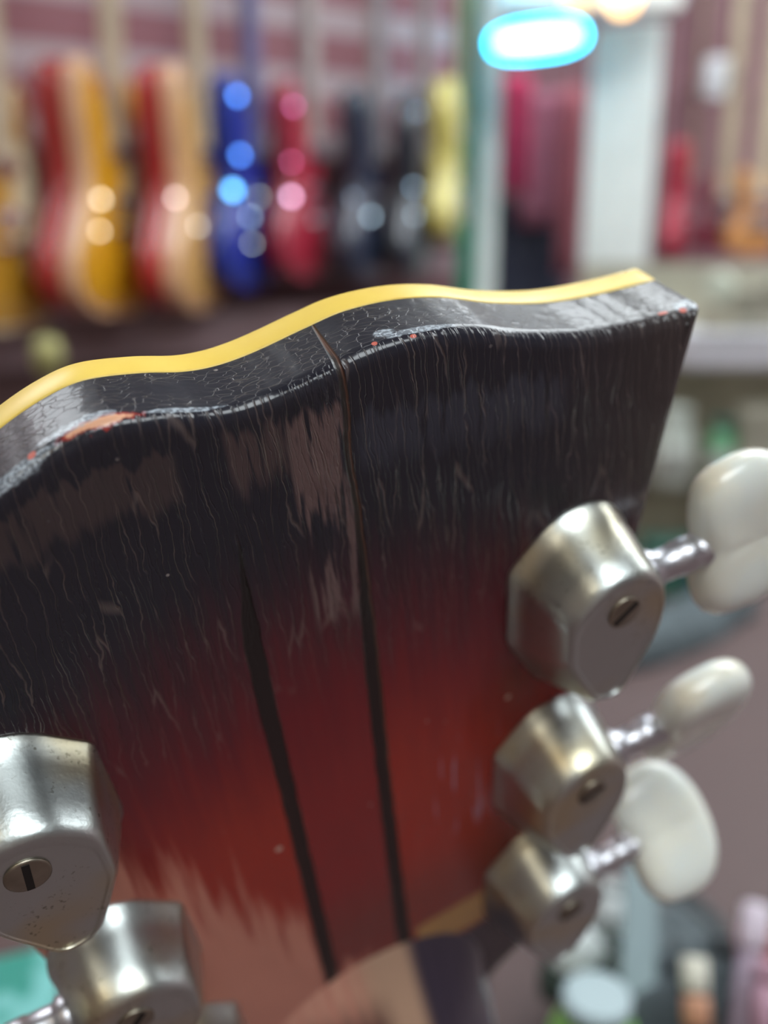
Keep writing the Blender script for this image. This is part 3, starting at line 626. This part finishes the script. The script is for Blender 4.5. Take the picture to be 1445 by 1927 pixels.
# --- lacquer
def lacquer():
    m, g, b, o, s = new_mat('sunburst_lacquer')
    u = g.mul(s[0], 1000.0); v = g.mul(s[1], -1000.0); h = g.mul(s[2], 1000.0)
    xa = g.m('ABSOLUTE', g.sub(u, MID))
    n_lo = g.noise(g.vec(g.mul(u, 0.05), g.mul(v, 0.03), g.mul(h, 0.05)), 1.0, 3)
    n_str = g.noise(g.vec(g.mul(u, 0.55), g.mul(v, 0.035), 0.0), 1.0, 4)     # grain streaks along v
    # sunburst
    edge = g.add(g.sub(v, g.mul(xa, 0.22)), g.add(g.mul(g.sub(n_lo, 0.5), 14.0), g.mul(g.sub(n_str, 0.5), 14.0)))
    t1 = g.ramp(edge, 17.0, 52.0); t2 = g.ramp(edge, 40.0, 72.0)
    col = g.mix(t1, (38, 38, 47), (108, 28, 36))
    centre = g.mul(g.ramp(u, -16.0, -14.5), g.sub(1.0, g.ramp(u, -1.5, 0.0)))
    red = g.mix(centre, (158, 48, 34), (134, 38, 38))
    col = g.mix(t2, col, red)
    col = g.mix(g.mul(g.ramp(v, 88, 108), 0.6), col, (104, 52, 44))
    # brown and bluish reflections painted into the black lacquer, streaked along the grain
    def patch(u0, u1, v0, v1, fu, fv, lo, hi, sl=0.0):
        a_ = g.mul(g.ramp(u, u0 - fu, u0 + fu), g.sub(1.0, g.ramp(u, u1 - fu, u1 + fu)))
        vv_ = g.add(g.add(v, g.mul(g.sub(n_str, 0.5), 9.0)), g.mul(g.sub(u, u0), sl))
        b2 = g.mul(g.ramp(vv_, v0 - fv, v0 + fv), g.sub(1.0, g.ramp(vv_, v1 - fv * 2.5, v1 + fv * 2.5)))
        st_ = g.noise(g.vec(g.add(g.mul(u, 0.85), g.mul(n_lo, 1.5)), g.mul(v, 0.06), 7.0), 1.0, 4)
        return g.mul(g.mul(a_, b2), g.ramp(st_, lo, hi))
    col = g.mix(g.mul(patch(-7.0, -0.4, 4.5, 34.0, 0.4, 0.8, 0.44, 0.54), 0.8), col, (118, 96, 94))
    col = g.mix(g.mul(patch(-13.5, -7.0, 4.0, 11.0, 0.6, 0.8, 0.40, 0.52), 0.6), col, (96, 78, 76))
    col = g.mix(g.mul(patch(-50.0, -19.0, 5.0, 11.0, 0.8, 0.5, 0.30, 0.42, 0.06), 0.55), col, (84, 70, 68))
    col = g.mix(g.mul(patch(1.0, 28.0, 6.5, 13.0, 1.2, 1.0, 0.30, 0.42, -0.12), 0.40), col, (74, 78, 92))
    # faint fading towards the right hand edge
    col = g.mix(g.mul(g.ramp(u, 22, 46), g.sub(0.75, g.mul(t1, 0.75))), col, (66, 58, 56))
    # yellow reflection near the neck and darker shoulder beyond it, painted in
    yel = g.mul(g.mul(g.ramp(g.add(v, g.mul(u, 0.08)), 114.0, 116.5), g.sub(1.0, g.ramp(g.add(v, g.mul(u, 0.08)), 123.5, 126.0))), g.ramp(u, 0.5, 2.5))
    col = g.mix(g.mul(yel, 0.95), col, (176, 134, 80))
    col = g.mix(g.ramp(g.add(v, g.mul(u, 0.08)), 124.5, 127.0), col, (52, 44, 58))
    # pinkish sheen on the left, where the neck rises, painted as streaks
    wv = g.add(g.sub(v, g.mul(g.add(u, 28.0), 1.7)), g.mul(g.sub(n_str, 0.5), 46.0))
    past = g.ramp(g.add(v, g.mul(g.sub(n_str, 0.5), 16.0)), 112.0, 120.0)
    sheen = g.mul(g.ramp(wv, 72, 92), g.sub(1.0, g.mul(g.sub(1.0, past), g.ramp(u, -17.5, -15.6))))
    sheen = g.mul(sheen, g.sub(1.0, g.ramp(u, -2.0, 0.0)))
    col = g.mix(g.mul(sheen, 0.9), col, (208, 140, 120))
    pale_band = g.mul(g.ramp(u, 4, 10), g.mul(g.ramp(v, 66, 74), g.sub(1.0, g.ramp(v, 88, 94))))  # pale streaked band right of the seams
    stripes = g.ramp(g.noise(g.vec(g.mul(u, 0.9), g.mul(v, 0.05), 3.0), 1.0, 3), 0.56, 0.70)
    col = g.mix(g.mul(g.mul(pale_band, g.sub(1.0, g.ramp(u, 16, 20))), g.mul(stripes, 0.8)), col, (170, 140, 160))
    # seams of the centre laminate (dark lines)
    wig = g.mul(g.sub(g.noise(g.vec(0.0, g.mul(v, 0.25), 0.0), 1.0, 3), 0.5), 0.5)
    cR = g.curve(v, -2, 130, -3, 3, [(-2, 0.0), (5, 0.1), (11, -0.3), (19, 0.0), (35, -0.4), (50, -0.7), (78, -1.1), (130, -1.1)])
    cL = g.curve(v, -2, 130, -20, -10, [(-2, -13.8), (20, -14.5), (33, -15.3), (62, -15.3), (130, -15.3)])
    above = g.ramp(h, -1.4, -0.6)
    hs = g.mul(g.m('MINIMUM', g.add(h, 1.0), 0.0), 0.10)   # the split wanders as it crosses the rim
    dR = g.add(g.m('ABSOLUTE', g.sub(g.sub(g.sub(u, cR), wig), g.m('MULTIPLY', hs, -1.0))), g.mul(g.m('MINIMUM', g.add(h, 1.5), 0.0), -0.035))
    wR = g.curve(v, -2, 130, 0, 2, [(-2, 0.22), (8, 0.28), (20, 0.30), (30, 0.55), (40, 0.85), (80, 1.0), (130, 1.3)])
    dL = g.m('ABSOLUTE', g.sub(g.sub(u, cL), wig))
    wL = g.curve(v, -2, 130, 0, 2, [(-2, 0.0), (18, 0.05), (26, 0.45), (34, 1.0), (62, 1.0), (130, 1.2)])
    def line(d, w_, soft=0.22): return g.sub(1.0, g.m('DIVIDE', g.m('SUBTRACT', d, w_), soft, clamp=True))
    def cl(x): return g.m('MAXIMUM', g.m('MINIMUM', x, 1.0), 0.0)
    sR = cl(line(dR, wR)); sL = g.mul(cl(line(dL, wL)), g.ramp(v, 14, 22))
    # checking: long fine cracks in the finish
    wob = g.mul(g.sub(g.noise(g.vec(g.mul(u, 0.25), g.mul(v, 0.10), 0.0), 1.0, 3), 0.5), 2.4)
    wob2 = g.mul(g.sub(g.noise(g.vec(g.mul(u, 0.9), g.mul(v, 0.5), 5.0), 1.0, 2), 0.5), 0.5)
    lean = g.mul(g.mul(g.sub(u, MID), v), -0.0016)
    uu = g.add(g.add(u, wob), g.add(wob2, lean))
    vn = g.new('ShaderNodeTexVoronoi'); vn.voronoi_dimensions = '2D'; vn.feature = 'DISTANCE_TO_EDGE'; vn.inputs['Scale'].default_value = 1.0
    g.put(vn.inputs['Vector'], g.vec(g.mul(uu, 0.62), g.mul(v, 0.030), 0.0))
    chk = g.sub(1.0, g.ramp(vn.outputs['Distance'], 0.0, 0.045))
    vn2 = g.new('ShaderNodeTexVoronoi'); vn2.voronoi_dimensions = '2D'; vn2.feature = 'DISTANCE_TO_EDGE'; vn2.inputs['Scale'].default_value = 1.0
    g.put(vn2.inputs['Vector'], g.vec(g.mul(uu, 1.3), g.mul(g.add(v, 30.0), 0.045), 0.0))
    chk2 = g.sub(1.0, g.ramp(vn2.outputs['Distance'], 0.0, 0.08))
    fade = g.mul(g.sub(1.0, g.ramp(edge, 28, 56)), above)
    brk = g.ramp(g.noise(g.vec(g.mul(u, 0.3), g.mul(v, 0.12), 9.0), 1.0, 2), 0.36, 0.56)
    checks = g.mul(g.mul(chk, brk), fade)
    col = g.mix(g.mul(checks, 0.26), col, (150, 132, 124))
    # rim: crazed lacquer
    below = g.sub(1.0, g.ramp(h, -1.9, -0.9))
    vn3 = g.new('ShaderNodeTexVoronoi'); vn3.feature = 'DISTANCE_TO_EDGE'; vn3.inputs['Scale'].default_value = 1.0
    nzv = g.noise(g.vec(u, v, h), 0.6, 3)
    g.put(vn3.inputs['Vector'], g.vec(g.add(g.mul(u, 0.62), g.mul(nzv, 1.6)), g.mul(v, 0.5), g.add(g.mul(h, 1.25), nzv)))
    craze = g.mul(g.mul(g.sub(1.0, g.ramp(vn3.outputs['Distance'], 0.0, 0.045)), below), g.ramp(g.noise(g.vec(u, v, h), 0.12, 2), 0.36, 0.55))
    col = g.mix(g.mul(craze, 0.30), col, (140, 132, 128))
    col = g.mix(g.mul(below, 0.35), col, (44, 44, 50))
    # chips and scuffs on the rim, each at its own place
    def spot(u0, h0, su, sh, rag=1.0, tilt=0.0):
        du = g.m('DIVIDE', g.sub(u, u0), su); dh = g.m('DIVIDE', g.sub(g.sub(h, h0), g.mul(g.sub(u, u0), tilt)), sh)
        d = g.m('SQRT', g.add(g.mul(du, du), g.mul(dh, dh)))
        d = g.add(d, g.mul(g.sub(g.noise(g.vec(u, v, h), 1.1, 4), 0.5), rag))
        return g.mul(g.sub(1.0, g.ramp(d, 0.75, 1.05)), g.sub(1.0, g.ramp(v, 10, 14)))
    for a in ((-24.6, -1.2, 3.4, 0.55, 1.3), ): 
        col = g.mix(spot(a[0], a[1] - 0.05, a[2] * 1.25, a[3] * 1.5, 1.5), col, (150, 52, 48))
        col = g.mix(spot(*a[:4], 1.1), col, (226, 172, 140))
    scuff = g.ramp(g.noise(g.vec(u, v, g.mul(h, 1.5)), 2.2, 4), 0.46, 0.60)
    for a in ((6.4, -2.6, 1.3, 0.9, 0.6), (10.2, -1.7, 4.2, 0.6, 1.0), (47.4, -2.0, 2.6, 1.3, 1.0), (-26.5, -2.2, 4.5, 0.8, 1.4), (-33.0, -1.0, 4.5, 0.8, 1.2), (-16.5, -1.3, 4.0, 0.35, 1.0)):
        col = g.mix(g.mul(spot(*a), g.add(g.mul(scuff, 0.6), 0.35)), col, (176, 186, 196))
    for a in ((4.6, -1.3, 0.35, 0.3, 0.5), (9.0, -0.9, 0.45, 0.25, 0.5), (43.2, -1.6, 0.8, 0.3, 0.6), (46.0, -1.2, 0.6, 0.4, 0.6), (48.6, -1.0, 0.5, 0.5, 0.6), (-31.4, -1.6, 0.5, 0.5, 0.8)):
        col = g.mix(g.mul(spot(*a), 0.9), col, (214, 112, 96))
    # seams on top
    seam = g.m('MAXIMUM', sR, sL)
    brown = g.mul(g.mul(cl(line(g.m('ABSOLUTE', g.sub(g.sub(dR, wR), 0.0)), 0.08, 0.12)), g.ramp(g.sub(g.sub(u, cR), wig), -0.05, 0.1)), g.sub(1.0, g.ramp(v, 60, 90)))
    col = g.mix(g.m('MAXIMUM', g.mul(seam, 0.96), 0.0), col, (26, 20, 20))
    thin = g.mul(sR, g.sub(1.0, g.ramp(v, 22, 34)))
    col = g.mix(g.mul(thin, 0.8), col, (44, 34, 30))
    col = g.mix(g.mul(brown, 0.5), col, (118, 78, 60))
    # dust specks
    dn = g.new('ShaderNodeTexVoronoi'); dn.inputs['Scale'].default_value = 0.32; dn.inputs['Randomness'].default_value = 1.0
    g.put(dn.inputs['Vector'], g.vec(u, v, h))
    dust = g.mul(g.sub(1.0, g.ramp(dn.outputs['Distance'], 0.05, 0.10)), g.ramp(g.noise(g.vec(u, v, h), 0.09, 1), 0.58, 0.66))
    col = g.mix(g.mul(dust, 0.55), col, (190, 180, 176))
    for (du_, dv_, r_) in ((20.3, 63.8, 0.62), (-18.5, 74.5, 0.7)):
        dd = g.m('SQRT', g.add(g.m('POWER', g.m('ABSOLUTE', g.sub(u, du_)), 2.0), g.m('POWER', g.m('ABSOLUTE', g.sub(v, dv_)), 2.0)))
        col = g.mix(g.mul(g.sub(1.0, g.ramp(dd, r_ * 0.5, r_)), 0.8), col, (206, 176, 160))
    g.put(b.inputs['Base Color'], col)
    # gloss
    b.inputs['Roughness'].default_value = 0.30
    g.put(b.inputs['Roughness'], g.add(g.add(g.add(0.16, g.mul(below, 0.20)), g.mul(n_str, 0.10)), g.mul(seam, 0.4)))
    b.inputs['Specular IOR Level'].default_value = 0.4
    b.inputs['Coat Weight'].default_value = 0.25; b.inputs['Coat Roughness'].default_value = 0.10; b.inputs['Coat IOR'].default_value = 1.5
    # relief: ripples of the checking, wrinkled strip beside the split, seams, crazing
    wr = g.mul(g.mul(g.ramp(u, -8.0, -3.0), g.sub(1.0, g.ramp(u, -0.5, 0.3))), g.mul(above, g.sub(1.0, g.ramp(v, 32, 44))))
    wn = g.noise(g.vec(g.mul(u, 1.0), g.mul(v, 0.28), 2.0), 1.0, 4)
    lowb = g.noise(g.vec(g.mul(u, 0.12), g.mul(v, 0.05), 1.0), 1.0, 2)
    hh = g.add(g.mul(chk2, -0.05), g.mul(checks, -0.07))
    hh = g.mul(hh, fade)
    hh = g.add(hh, g.mul(g.mul(wn, wr), 0.55))
    hh = g.add(hh, g.mul(lowb, 0.55))
    hh = g.add(hh, g.add(g.mul(seam, -0.30), g.mul(craze, -0.04)))
    hh = g.add(hh, g.mul(g.mul(g.noise(g.vec(u, v, h), 0.5, 2), below), 0.09))
    hh = g.add(hh, g.mul(g.mul(n_str, 0.16), g.ramp(v, 50, 80)))
    nrm = g.bump(hh, 1.0, 0.001)
    g.put(b.inputs['Normal'], nrm); g.put(b.inputs['Coat Normal'], nrm)
    return m
LAC = lacquer()

# --- outline of the headstock
right = [(-11.0, 1.15), (-8.0, 1.1), (-4.7, 0.7), (0.0, -0.1), (4.9, -0.75), (11.0, -0.35), (17.0, 1.1), (24.1, 3.9), (31.9, 6.1), (40.0, 7.2), (48.4, 7.7)]
left = [(-14.2, 0.7), (-18.8, -0.65), (-24.2, -1.6), (-28.6, -0.9), (-33.4, 0.9), (-39.0, 3.6), (-46.0, 5.9), (-54.0, 7.2), (-64.6, 7.7)]
crown = smooth_curve([(a, b_, 0) for a, b_ in (left[::-1] + right)], 8)
rs = smooth_curve([(48.4, 7.7, 0), (45.9, 22.0, 0), (43.2, 38.0, 0), (37.6, 72.0, 0), (32.4, 110.0, 0), (30.4, 128.0, 0), (27.0, 139.0, 0), (19.5, 146.0, 0), (13.8, 152.0, 0)], 6)[1:]
ls = [Vector((2 * MID - p.x, p.y, 0)) for p in rs][::-1]
outline = list(crown) + list(rs) + [Vector((p.x, p.y, 0)) for p in ls]
def offset(pts, d):
    n = len(pts); out = []
    for i in range(n):
        a, b_ = pts[i - 2], pts[(i + 2) % n]; t = (b_ - a).normalized(); nn = Vector((-t.y, t.x, 0))   # points inwards for this winding
        out.append(pts[i] + nn * d)
    return out
def hs_ring(inset, h): return [P(p.x, p.y, h) for p in offset(outline, inset)]
ROUND = [(0.0, -9.6), (0.0, -9.5), (0.0, -9.3), (0.0, -5.0), (0.0, -2.0), (0.0, -1.7), (0.14, -1.1), (0.5, -0.5), (1.0, -0.16), (1.6, 0.0), (2.2, 0.0)]
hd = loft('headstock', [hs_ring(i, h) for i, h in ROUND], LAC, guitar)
ivory, g, b, o, s = new_mat('aged_ivory_binding')
g.put(b.inputs['Base Color'], g.mix(g.noise(o, 300.0, 3.0), (244, 214, 106), (236, 200, 92))); b.inputs['Roughness'].default_value = 0.38
b.inputs['Subsurface Weight'].default_value = 0.0
loft('binding', [hs_ring(i, h) for i, h in ((0.0, -9.6), (-0.12, -9.9), (-0.15, -13.4), (0.1, -13.9), (0.6, -14.1))], ivory, guitar)
loft('face_veneer', [hs_ring(i, h) for i, h in ((0.7, -14.1), (0.75, -14.5), (1.0, -14.6))], mat('black_veneer', (24, 22, 24), 0.2, coat=0.5, noise=0.1), guitar)

# --- neck rising out of the headstock back
neck_m, g, b, o, s = new_mat('sheen_neck_lacquer')  # reflected pink sheen and darker right flank put into the colour
u = g.mul(s[0], 1000.0); v = g.mul(s[1], -1000.0)
st = g.noise(g.vec(g.mul(u, 0.7), g.mul(v, 0.03), 0.0), 1.0, 4)
dk = g.mul(g.mul(g.ramp(u, -27, -20), g.sub(1.0, g.ramp(u, -10, -5))), g.ramp(g.add(v, g.mul(st, 10.0)), 128, 138))
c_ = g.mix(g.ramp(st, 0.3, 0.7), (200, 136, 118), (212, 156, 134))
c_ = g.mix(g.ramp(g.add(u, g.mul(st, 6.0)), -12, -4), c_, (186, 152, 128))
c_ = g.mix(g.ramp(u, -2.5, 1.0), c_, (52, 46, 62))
c_ = g.mix(g.mul(dk, 0.85), c_, (84, 52, 48))
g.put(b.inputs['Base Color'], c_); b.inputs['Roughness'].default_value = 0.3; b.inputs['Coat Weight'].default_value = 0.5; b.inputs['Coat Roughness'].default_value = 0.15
g.put(b.inputs['Normal'], g.bump(st, 0.5, 0.0006))
rings = []
for j in range(40):
    f = j / 39; vv = 88 + f * 172
    t_ = max(0.0, vv - 104)
    hc = -2.2 + (vv - 88) * 0.03 + 0.262 * t_ * min(1.0, t_ / 34)
    w_ = 25.0 - 0.01 * (vv - 104) + 3 * math.exp(-((vv - 118) / 14) ** 2)
    depth = 16.0; bot = max(-8.5, hc - 22) if vv < 154 else hc - 19
    if hc - depth < bot: depth = hc - bot
    rg = []
    for i in range(33):
        a = math.pi * i / 32; x = w_ * math.cos(a); rg.append(P(MID + x, vv, bot + (hc - bot) * (math.sin(a) ** 0.8)))
    rings.append(rg)
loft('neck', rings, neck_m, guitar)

# --- tuning machines
nickel, g, b, o, s = new_mat('worn_nickel')
n1 = g.noise(o, 260.0, 5.0); n2 = g.noise(o, 1700.0, 2.0); n3 = g.noise(o, 70.0, 2.0)
c_ = g.mix(g.ramp(n3, 0.48, 0.75), (190, 196, 194), (198, 188, 158))
c_ = g.mix(g.mul(g.mul(g.ramp(n2, 0.58, 0.68), 0.6), g.mul(g.ramp(n1, 0.48, 0.58), g.ramp(n3, 0.4, 0.55))), c_, (96, 88, 70))
g.put(b.inputs['Base Color'], c_); b.inputs['Metallic'].default_value = 1.0
g.put(b.inputs['Roughness'], g.add(0.29, g.mul(n1, 0.12)))
g.put(b.inputs['Normal'], g.bump(n2, 0.25, 0.0001))
screw_m = mat('dull_screw_steel', (150, 142, 128), 0.4, 1.0, noise=0.15, nscale=400)
slot_m = mat('slot_shadow_steel', (40, 36, 34), 0.6, 0.5, noise=0.2)
pearl, g, b, o, s = new_mat('pearloid_plastic')
n1 = g.noise(o, 110.0, 2.0); 
c_ = g.mix(g.ramp(n1, 0.35, 0.65), (226, 232, 226), (232, 234, 222))
d_ = g.m('DIVIDE', g.m('SQRT', g.add(g.mul(s[0], s[0]), g.mul(s[1], s[1]))), 0.0125)
c_ = g.mix(g.ramp(g.add(d_, g.mul(g.sub(n1, 0.5), 0.20)), 0.92, 1.04), c_, (226, 220, 200))
g.put(b.inputs['Base Color'], c_); b.inputs['Roughness'].default_value = 0.24
b.inputs['Subsurface Weight'].default_value = 0.15; b.inputs['Subsurface Radius'].default_value = (0.003, 0.0025, 0.0018); b.inputs['Subsurface Scale'].default_value = 1.0
b.inputs['Coat Weight'].default_value = 0.4
chrome = mat('shaft_nickel', (206, 206, 212), 0.38, 1.0, noise=0.04, nscale=300)
base_poly = [(-9.5, -6), (-9.8, 7), (-4.5, 17.5), (3, 17.8), (9.5, 6.5), (9.6, -6), (5.5, -12.6), (-2.5, -12.6)]
base_r = [0.9, 1.4, 1.6, 3, 4, 5, 4.5, 6]
face_poly = [(-7.6, -4.6), (-7.6, 2.6), (-3.0, 12.6), (1.4, 13.6), (7.2, 3.2), (7.8, -4), (4.6, -8.9), (-2.4, -9.6)]
face_r = [2.2, 1.5, 1.8, 2.5, 4, 4, 3.6, 4.4]
bp = round_poly([(a, b_, 0) for a, b_ in base_poly], base_r, 6); fp = round_poly([(a, b_, 0) for a, b_ in face_poly], face_r, 6)
def tuner(u0, v0, side, theta, slot_deg, label):
    """side +1: knob to the right, -1: to the left; theta turns the knob about its shaft"""
    def Q(x, y, h): return P(u0 + side * x, v0 + y, h)
    rings = []
    for h, f, sc in ((-0.3, 0, 1.03), (0.5, 0, 1.03), (0.9, 0.02, 1.0), (4.0, 0.28, 1.01), (8.0, 0.64, 1.015), (10.6, 0.88, 1.02), (11.4, 0.97, 0.995), (11.9, 1.0, 0.955), (12.0, 1.0, 0.90), (11.85, 1.0, 0.87), (11.8, 1.0, 0.83)):
        rings.append([Q((a.x * (1 - f) + c.x * f) * sc, (a.y * (1 - f) + c.y * f + (0.8 if f > 0.9 and sc < 0.9 else 0)) * (sc if sc > 0.95 else sc) + (0), h) for a, c in zip(bp, fp)])
    hs = loft('tuning_machine', rings, nickel, guitar)
    if label: hs['label'] = label
    # slotted screw on the outer face
    sc_ = Q(0.6, -3.6, 11.7)
    lathe('screw', [(2.5, 0), (2.5, 0.35), (2.2, 0.5), (0.5, 0.52)] and [(2.5 * S, 0), (2.5 * S, 0.3 * S), (2.2 * S, 0.45 * S), (0.4 * S, 0.47 * S)], screw_m, hs, sc_, (0, 0, 1), 28)
    a = math.radians(slot_deg); bm = box_bm(-2.1 * S, 2.1 * S, -0.42 * S, 0.42 * S, 0.2 * S, 0.56 * S)
    bm.transform(Matrix.Translation(sc_) @ Matrix.Rotation(a, 4, 'Z')); bm_obj('screw_slot', bm, slot_m, hs)
    # shaft
    ax = Vector((side, 0, 0)); hB = 6.0; x0 = 7.0
    prof = [(3.3, 0), (3.3, 2.6), (2.7, 3.0), (2.6, 3.3), (2.6, 6.6), (2.8, 6.8), (2.8, 9.4), (2.68, 9.6), (2.68, 10.0), (2.85, 10.2), (2.9, 12.9), (2.6, 13.5)]
    lathe('shaft', [(r * S * 0.92, x * S) for r, x in prof], chrome, hs, Q(x0, -2.2, hB), ax, 28)
    # knob
    cx_ = x0 + 13.0 + 5.4; L2_, W2_, T = 12.6, 9.3, 3.9
    Xa = Vector((side, 0, 0)); Aa = Vector((0, -math.cos(theta), math.sin(theta))); Ta = Xa.cross(Aa)
    n = 72; rho = [0.0, 0.15, 0.3, 0.45, 0.6, 0.72, 0.82, 0.90, 0.95, 0.985, 1.0]
    def rim(q):
        c_, s_ = math.cos(q), math.sin(q)
        x = math.copysign(abs(c_) ** 0.9, c_) * W2_; y = math.copysign(abs(s_) ** 0.9, s_) * L2_
        d = math.atan2(math.sin(q - math.pi), math.cos(q - math.pi))
        k = 1 - 0.13 * math.exp(-(d / 0.34) ** 2)
        if c_ < 0: k += 0.10 * math.exp(-((abs(d) - 0.85) / 0.35) ** 2)
        return x * k, y * k
    vs = []; fs = []
    for sgn in (1, -1):
        for r in rho:
            for i in range(n):
                x, y = rim(2 * math.pi * i / n); x *= r; y *= r
                z = T * (max(0.0, 1 - r ** 5)) ** 0.5 * (1 - 0.16 * math.exp(-(r / 0.55) ** 2)) - 0.20 * math.exp(-(y / 0.7) ** 2) * (1 if x < 5 else 0.6) * (1 - r ** 4)
                vs.append((x * S, y * S, sgn * z * S))
    nr = len(rho)
    for k in range(2):
        o0 = k * nr * n
        for i in range(1, nr - 1) if False else range(nr - 1):
            for j in range(n):
                j2 = (j + 1) % n; fs.append((o0 + i * n + j, o0 + i * n + j2, o0 + (i + 1) * n + j2, o0 + (i + 1) * n + j))
    kb = mesh_obj('knob', vs, fs, pearl, hs, True)
    bm = bmesh.new(); bm.from_mesh(kb.data); bmesh.ops.remove_doubles(bm, verts=bm.verts, dist=1e-6); bmesh.ops.recalc_face_normals(bm, faces=bm.faces); bm.to_mesh(kb.data); bm.free()
    for p_ in kb.data.polygons: p_.use_smooth = True
    kb.matrix_local = Matrix.Translation(Q(cx_, -2.2, hB)) @ Matrix((Xa, Aa, Ta)).transposed().to_4x4()
    return hs
tuner(30.0, 44.5, 1, math.radians(10), 35, 'largest right hand tuning machine with worn nickel cover')
tuner(27.4, 82.0, 1, math.radians(-16), 20, None)
tuner(25.2, 115.0, 1, math.radians(50), 20, None)
tuner(2 * MID - 30.0, 44.5, -1, math.radians(10), 82, 'pitted nickel tuning machine at the left edge')
tuner(2 * MID - 27.4, 82.0, -1, math.radians(-28), 50, None)
tuner(2 * MID - 25.2, 115.0, -1, math.radians(50), 40, None)
